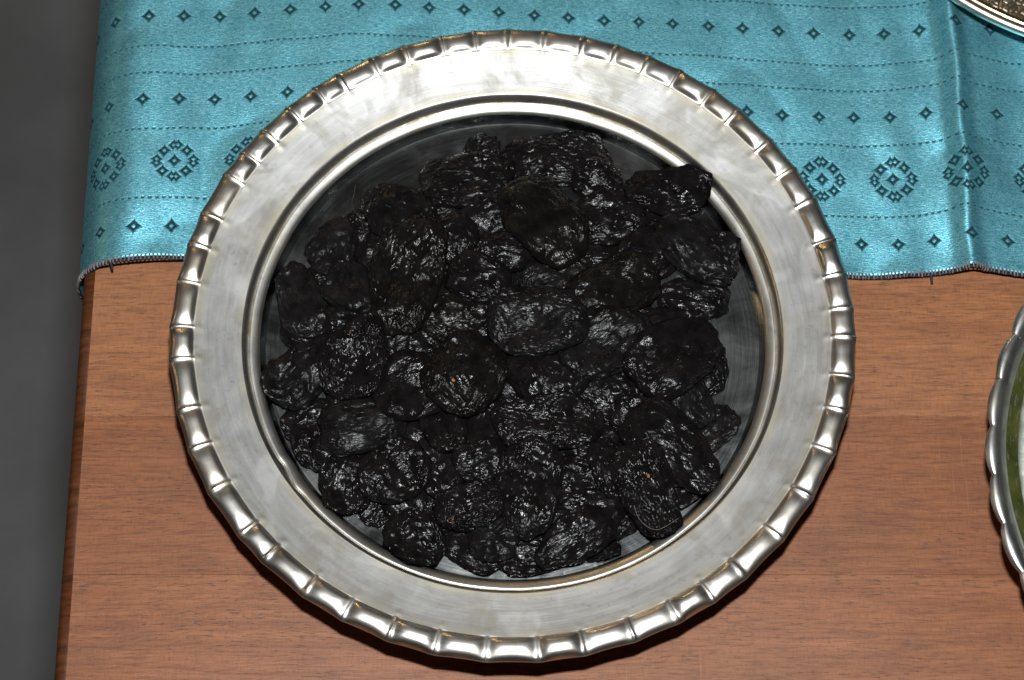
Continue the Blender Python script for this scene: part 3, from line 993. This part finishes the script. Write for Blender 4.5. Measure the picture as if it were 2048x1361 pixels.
order = sorted(range(len(PL)), key=lambda i: PL[i][5])
top_of = {}
PRUNES = []
for oi_, i in enumerate(order):
    px, py, L, Wd, ang, lay, sty = PL[i]
    big_hidden = (lay == 0 and i >= 25)
    Ls, Ws = L * 1.13 / 5290.0, Wd * 1.15 / 5290.0 / 0.965
    T = Ws * random.uniform(0.30, 0.38) * (0.80 if lay == 0 else 1.0)
    T = min(T, 0.0120) * (1.12 if lay >= 2 else 1.0)
    shp, F = prune_shape(Ls, Ws, T, i + 1.0, star=(px, py) == (985, 1070), big=1.0 if lay >= 2 else 0.85, lod=6 if lay == 3 else (4 if big_hidden else 5), fine=FINE.get((px, py), 1.0))
    Hs = blur(HF, 4)
    zc = Z_FL + 0.004 + 0.004 * lay
    for _ in range(4):
        c = at(px, py, zc)
        zc = float(sample(Hs, np.array([c.x]), np.array([c.y]))[0]) + T * 0.75
    # keep the lowest ones inside the well
    rc = math.hypot(c.x, c.y)
    a = math.radians(ang)
    ca, sa = math.cos(a), math.sin(a)
    wx = c.x + shp[:, 0] * ca - shp[:, 1] * sa
    wy = c.y + (shp[:, 0] * sa + shp[:, 1] * ca)
    rmax = np.hypot(wx, wy).max()
    if lay == 0 and rmax > 0.0945:
        k = (rc - (rmax - 0.0945)) / rc
        wx += c.x * (k - 1)
        wy += c.y * (k - 1)
    hs = sample(Hs, wx, wy)
    mean = hs.mean()
    drape = 0.72 if lay >= 2 else 0.82
    low = mean * (1 - drape) + hs * drape
    zb = low + shp[:, 2]
    bot = shp[:, 2] < T * 0.35
    raw = sample(HF, wx[bot], wy[bot])
    clear = zb[bot] - raw
    zb = zb - np.percentile(clear, 30) - 0.0003
    # nothing may sink through the plate itself
    fl_h = sample(H0, wx, wy) + 0.00015
    zb = np.where(zb < fl_h, fl_h + (shp[:, 2] * 0.10), zb)
    V = np.stack([wx, wy, zb], 1)
    org = np.array([V[:, 0].mean(), V[:, 1].mean(), V[:, 2].min()])
    ix, iy = hidx(wx), hidx(wy)
    np.maximum.at(HF, (ix, iy), zb)
    # close pin holes of the rasterised footprint
    HM = np.maximum.reduce([np.roll(np.roll(HF, s1, 0), s2, 1) for s1 in (-1, 0, 1) for s2 in (-1, 0, 1)])
    foot = np.zeros_like(HF, bool)
    foot[ix, iy] = True
    fo = np.logical_or.reduce([np.roll(np.roll(foot, s1, 0), s2, 1) for s1 in (-1, 0, 1) for s2 in (-1, 0, 1)])
    fi = np.logical_and.reduce([np.roll(np.roll(fo, s1, 0), s2, 1) for s1 in (-1, 0, 1) for s2 in (-1, 0, 1)])
    mask = fi & ~foot
    HF[mask] = HM[mask]
    # object frame keeps the fruit's long axis as x
    D = V - org
    loc = np.stack([D[:, 0] * ca + D[:, 1] * sa, -D[:, 0] * sa + D[:, 1] * ca, D[:, 2]], 1)
    me = tri_mesh('dried_plum', loc, F)
    o = add_obj('dried_plum', me, M_PR[{'k': 0, 's': 1, 'b': 2}[sty]])
    o.location = org
    o.rotation_euler = (0, 0, a)
    key = (px, py)
    PRUNES.append((o, key, lay, Ls, Ws, sty))
    if key in SPOTS:
        sx_, sy_ = SPOTS[key]
        sc = at(sx_, sy_, float(zb.max()) - 0.001)
        up = V[:, 2] > np.median(V[:, 2])
        d2 = (V[:, 0] - sc.x) ** 2 + (V[:, 1] - sc.y) ** 2 + (~up) * 1.0
        nearest = int(np.argmin(d2))
        # a small flake lifted off the skin: reuse the faces round that vertex
        near = np.where(np.hypot(V[:, 0] - V[nearest, 0], (V[:, 1] - V[nearest, 1]) * 0.7) < 0.00075)[0]
        near = near[V[near, 2] > V[nearest, 2] - 0.002]
        sel = np.isin(F, near).all(axis=1)
        fs = F[sel]
        if len(fs):
            ids = np.unique(fs)
            remap = {v: k for k, v in enumerate(ids)}
            fv = loc[ids].copy()
            fv[:, 2] += 0.00012
            f2 = np.vectorize(remap.get)(fs)
            add_obj('stem_scar', tri_mesh('stem_scar', fv, f2), M_SCAR if key in ((930, 742), (1292, 978)) else M_SCAR2, o)
NICK = {(1074, 634): 'dimpled', (1345, 706): 'curled-lip', (1092, 838): 'two-lobed', (705, 716): 'dull-flecked', (930, 742): 'bright-specked',
        (1292, 978): 'tan-specked', (936, 1008): 'squarish', (814, 548): 'longest', (1335, 378): 'bead-leaning', (1395, 487): 'grainy flat',
        (1057, 974): 'plump oblong', (985, 1070): 'star-puckered', (1090, 432): 'slanting brownish', (1345, 884): 'broad-folded', (820, 765): 'shiny-dented'}
GRP = 'dried plums heaped on the silver plate'
used = set(NAMED.values())
posn = {k: o.location.copy() for o, k, *_ in PRUNES}
for o, key, lay, Ls, Ws, sty in PRUNES:
    if key in NAMED:
        tag(o, NAMED[key], 'dried plum', GRP)
        continue
    p = posn[key]
    shape = 'round' if Ls / Ws < 1.22 else ('long' if Ls / Ws > 1.55 else 'oval')
    size = 'small' if Ls < 0.0205 else ('large' if Ls > 0.0285 else 'medium')
    cand = []
    if math.hypot(p.x, p.y) > 0.062 and lay == 0:
        dirs = [('the teal cloth', (0, 1)), ('the bare wood', (0, -1)), ('the table end', (-1, 0)), ('the scalloped plate', (1, -0.3))]
        sd = max(dirs, key=lambda d: p.x * d[1][0] + p.y * d[1][1])[0]
        near = sorted(NICK, key=lambda k: (posn[k] - p).length)[:7]
        cand += [f'{size} {shape} dried plum on plate floor towards {sd}, near {NICK[k]} plum' for k in near]
    else:
        ks = sorted(NICK, key=lambda k: (posn[k] - p).length)[:6]
        prs = [(a, b) for ia, a in enumerate(ks) for b in ks[ia + 1:]]
        prs.sort(key=lambda ab: (posn[ab[0]] - p).length + (posn[ab[1]] - p).length - 0.55 * (posn[ab[0]] - posn[ab[1]]).length)
        how = 'tucked' if lay == 1 else ('buried' if lay == 0 else 'lying open')
        cand += [f'{size} {shape} dried plum {how} between the {NICK[a]} plum and the {NICK[b]} one' for a, b in prs]
    lab = next((c_ for c_ in cand if c_ not in used), cand[0])
    used.add(lab)
    tag(o, lab, 'dried plum', GRP)
print('heap top', HF.max(), len(PL), 'plums')

# two stray fibres
def fibre(pts, label, r=0.00007, mat=None):
    P0 = []
    for px, py, dz in pts:
        z = Z_FL
        for _ in range(4):
            c = at(px, py, z)
            z = float(sample(HF, np.array([c.x]), np.array([c.y]))[0]) + dz
        P0.append((c.x, c.y, z))
    P0 = np.array(P0)
    t0 = np.linspace(0, 1, len(P0))
    t1 = np.linspace(0, 1, 60)
    # smooth interpolation (Catmull-Rom through polynomial pieces)
    Pp = np.concatenate([P0[:1] * 2 - P0[1:2], P0, P0[-1:] * 2 - P0[-2:-1]])
    out = []
    n_ = len(P0) - 1
    for t in t1:
        x = t * n_
        i = min(int(x), n_ - 1)
        u_ = x - i
        a, b, c, d = Pp[i], Pp[i + 1], Pp[i + 2], Pp[i + 3]
        out.append(0.5 * ((2 * b) + (-a + c) * u_ + (2 * a - 5 * b + 4 * c - d) * u_ ** 2 + (-a + 3 * b - 3 * c + d) * u_ ** 3))
    out = np.array(out)
    org = out[0].copy()
    me = grid_mesh('hair', tube(out - org, r, 6), close_u=True)
    o = add_obj('hair', me, mat or M_HAIR)
    o.location = org
    tag(o, label, 'hair')


fibre([(1268, 1012, 0.0004), (1276, 1034, 0.0006), (1292, 1052, 0.0008), (1312, 1060, 0.0010), (1330, 1054, 0.0010), (1352, 1040, 0.0006), (1366, 1032, 0.0003)],
      'fine pale hair curled round the end of a dried plum near the bead')
fibre([(711, 370, 0.0004), (708, 388, 0.0004), (704, 405, 0.0005), (709, 422, 0.0006), (722, 440, 0.0006), (727, 462, 0.0006), (731, 484, 0.0005)],
      'fine brownish hair lying across the bare floor and onto a dried plum', r=0.00006, mat=mat_simple('brown_fibre', (0.085, 0.07, 0.055), 0.6))

# ------------------------------------------------------------------ second plate, right
def mat_green():
    n = NT('green_reflection')
    c = n.coord('Object')
    sp = n.node('ShaderNodeSeparateXYZ')
    n.set(sp.inputs[0], c)
    ang = n.math('ARCTAN2', sp.outputs[1], sp.outputs[0])
    rad = n.math('SQRT', n.math('ADD', n.math('POWER', sp.outputs[0], 2.0), n.math('POWER', sp.outputs[1], 2.0)))
    cb = n.node('ShaderNodeCombineXYZ')
    n.set(cb.inputs[0], n.math('MULTIPLY', ang, 22.0))
    n.set(cb.inputs[1], n.math('MULTIPLY', rad, 700.0))
    st = n.noise(cb.outputs[0], 1.0, 4, 0.65)
    a = n.noise(c, 90, 4, 0.6)
    k = n.mix(n.ramp(a, [(0.35, 0.0), (0.7, 1.0)]), (0.032, 0.042, 0.010), (0.085, 0.090, 0.024))  # green mirrored by the silver band, painted into its colour
    streak_glint = n.ramp(st, [(0.58, 0.0), (0.68, 0.8)])
    k = n.mix(streak_glint, k, (0.34, 0.36, 0.30))  # pale highlight streaks painted over the green
    return n.out(Base_Color=k, Metallic=n.math('MULTIPLY', streak_glint, 0.9), Roughness=0.24, Normal=n.bump(st, 0.4, 0.0005))


M_GREEN = mat_green()
M_SIL2 = mat_silver('scalloped_silver', 0.24, 0.44, (0.58, 0.58, 0.56), (0.80, 0.80, 0.79), brushed=0.2, tarnish=0.6)
M_INNER = mat_simple('cloudy_grey_metal', (0.36, 0.38, 0.33), 0.5, 0.85, 0.4, 200, 0.4)
M_PAT = mat_simple('turquoise_verdigris', (0.10, 0.42, 0.42), 0.6, 0.0, 0.3, 400)
p2c = at(2622, 940, 0.020)
plate2 = empty('scalloped_plate', (p2c.x, p2c.y, 0.0002))
tag(plate2, 'silver plate with a wavy scalloped rim and green-reflecting inner band, on bare wood', 'plate')
R2 = p2c.x - at(1969, 905, 0.024).x
VP = [(2030, 672), (2002, 752), (1980, 852), (1976, 951)]
va = [math.atan2(at(x, y, 0.0245).y - p2c.y, at(x, y, 0.0245).x - p2c.x) % (2 * math.pi) for x, y in VP]
NS = round(2 * math.pi / (abs(va[3] - va[0]) / 3))
PH = -(va[2] * NS / (2 * math.pi)) % 1.0
n2 = 1600
t2 = np.linspace(-math.pi, math.pi, n2, endpoint=False)
ph = (t2 * NS / (2 * math.pi) + PH) % 1.0
scal = np.abs(np.sin(math.pi * ph))                    # 0 at notches
prof2 = [(0.0, 0.0240, 0.0), (0.0006, 0.0250, 0.10), (0.0018, 0.0256, 0.45), (0.0035, 0.0252, 0.9), (0.0054, 0.0243, 1.0), (0.0068, 0.0232, 0.75), (0.0077, 0.0221, 0.3), (0.0084, 0.0211, 0.0)]
G = np.zeros((n2, len(prof2), 3))
for j, (ins, z, k) in enumerate(prof2):
    r = R2 - ins - 0.0020 * (1 - scal ** 0.7) * max(0.0, 1 - ins / 0.0085)
    zz2 = z + k * 0.0012 * (scal ** 0.8 - 0.6)
    G[:, j] = np.stack([r * np.cos(t2), r * np.sin(t2), zz2], 1)
add_obj('scalloped_edge', grid_mesh('scalloped_edge', G, close_u=True, flip=True), M_SIL2, plate2)


def ring2(name, prof, mat, parent=plate2, nth=360, flip=True):
    return add_obj(name, grid_mesh(name, ring_grid(prof, nth), close_u=True, flip=flip), mat, parent)


b = R2 - 0.0084
ring2('green_band', [(b, 0.0210), (b - 0.0012, 0.0204), (b - 0.0022, 0.0197), (b - 0.0036, 0.0190), (b - 0.0050, 0.0184)], M_GREEN)
ring2('inner_bead', [(b - 0.0050, 0.0184), (b - 0.0054, 0.0189), (b - 0.0080, 0.0192), (b - 0.0100, 0.0186), (b - 0.015, 0.0160), (b - 0.018, 0.0100), (b - 0.020, 0.0068), (b - 0.024, 0.0060)], M_INNER)
ring2('well', [(b - 0.024, 0.0060), (0.05, 0.0058), (0.0003, 0.0058)], M_WELL)
ring2('underside', [(R2 - 0.0022, 0.0232), (R2 - 0.0078, 0.0196), (b - 0.006, 0.0170), (b - 0.0125, 0.0165), (b - 0.0185, 0.0060), (b - 0.022, 0.0002), (b - 0.028, 0.0), (0.0005, 0.0)], M_UNDER, flip=False)
# small patches of verdigris in the notches that face the other plate
for px, py in VP:
    c = at(px, py, 0.0255)
    k_ = round(math.atan2(c.y - p2c.y, c.x - p2c.x) * NS / (2 * math.pi) + PH) - PH
    aa = k_ * 2 * math.pi / NS
    bm = bmesh.new()
    bmesh.ops.create_icosphere(bm, subdivisions=2, radius=1.0)
    for v in bm.verts:
        jit = 1 + 0.25 * math.sin(v.co.x * 5 + px) * math.cos(v.co.y * 4)
        v.co = Vector((v.co.x * 0.0015 * jit, v.co.y * 0.0011 * jit, v.co.z * 0.0007))
    me = bpy.data.meshes.new('verdigris_patch')
    bm.to_mesh(me)
    bm.free()
    o = add_obj('verdigris_patch', me, M_PAT, plate2)
    rr2 = R2 - 0.0036
    o.location = (rr2 * math.cos(aa), rr2 * math.sin(aa), 0.0241)
    o.rotation_euler = (0, 0, aa)

# ------------------------------------------------------------------ engraved tray, far right corner
M_BRASS = mat_silver('brass_edge', 0.16, 0.30, (0.62, 0.44, 0.22), (0.80, 0.62, 0.36), brushed=0.2, tarnish=0.4)


def mat_engraved():
    n = NT('engraved_brass')
    c = n.coord('Object')
    v = n.node('ShaderNodeTexVoronoi', feature='DISTANCE_TO_EDGE')
    n.set(v.inputs['Vector'], n.mapping(c, (330, 330, 330)))
    v.inputs['Scale'].default_value = 1.0
    a = n.ramp(v.outputs[0], [(0.05, 0.0), (0.22, 1.0)])
    b_ = n.noise(c, 700, 3, 0.6)
    k = n.mix(n.math('MULTIPLY', a, b_), (0.260, 0.210, 0.140), (0.86, 0.78, 0.62))
    h = n.math('ADD', n.math('MULTIPLY', a, 0.8), n.math('MULTIPLY', b_, 0.4))
    return n.out(Base_Color=k, Metallic=0.9, Roughness=0.42, Normal=n.bump(h, 0.7, 0.0006))


M_ENG = mat_engraved()
RT = 0.125
pa, pb = at(1913, 0, 0.018), at(2048, 66, 0.018)
mid = (pa + pb) / 2
dirn = (pb - pa).normalized()
nor = Vector((-dirn.y, dirn.x, 0))
half = (pb - pa).length / 2
tc = mid + nor * math.sqrt(RT * RT - half * half)
tray = empty('engraved_tray', (tc.x, tc.y, 0.0022))
tag(tray, 'engraved brass tray with a bright rounded rim standing on the teal cloth', 'tray')


def ring3(name, prof, mat, flip=True):
    return add_obj(name, grid_mesh(name, ring_grid(prof, 480), close_u=True, flip=flip), mat, tray)


rimp = []
for i in range(13):
    a = -0.9 + (math.pi + 0.7) * i / 12
    rimp.append((RT - 0.0022 + 0.0022 * math.cos(a), 0.0136 + 0.0022 * math.sin(a)))
ring3('rolled_rim', rimp, M_EDGE)
ring3('gilt_line', [(RT - 0.0043, 0.0128), (RT - 0.0050, 0.0137), (RT - 0.0062, 0.0140), (RT - 0.0074, 0.0134), (RT - 0.0080, 0.0120)], M_BRASS)
ring3('engraved_border', [(RT - 0.0080, 0.0120), (RT - 0.014, 0.0112), (RT - 0.022, 0.0100), (RT - 0.030, 0.0080), (RT - 0.036, 0.0030), (RT - 0.040, 0.0016)], M_ENG)
ring3('tray_floor', [(RT - 0.040, 0.0016), (0.04, 0.0014), (0.0003, 0.0014)], M_ENG)
ring3('underside', [(RT - 0.0040, 0.0122), (RT - 0.024, 0.0085), (RT - 0.036, 0.0012), (RT - 0.042, 0.0), (0.0005, 0.0)], M_UNDER, flip=False)
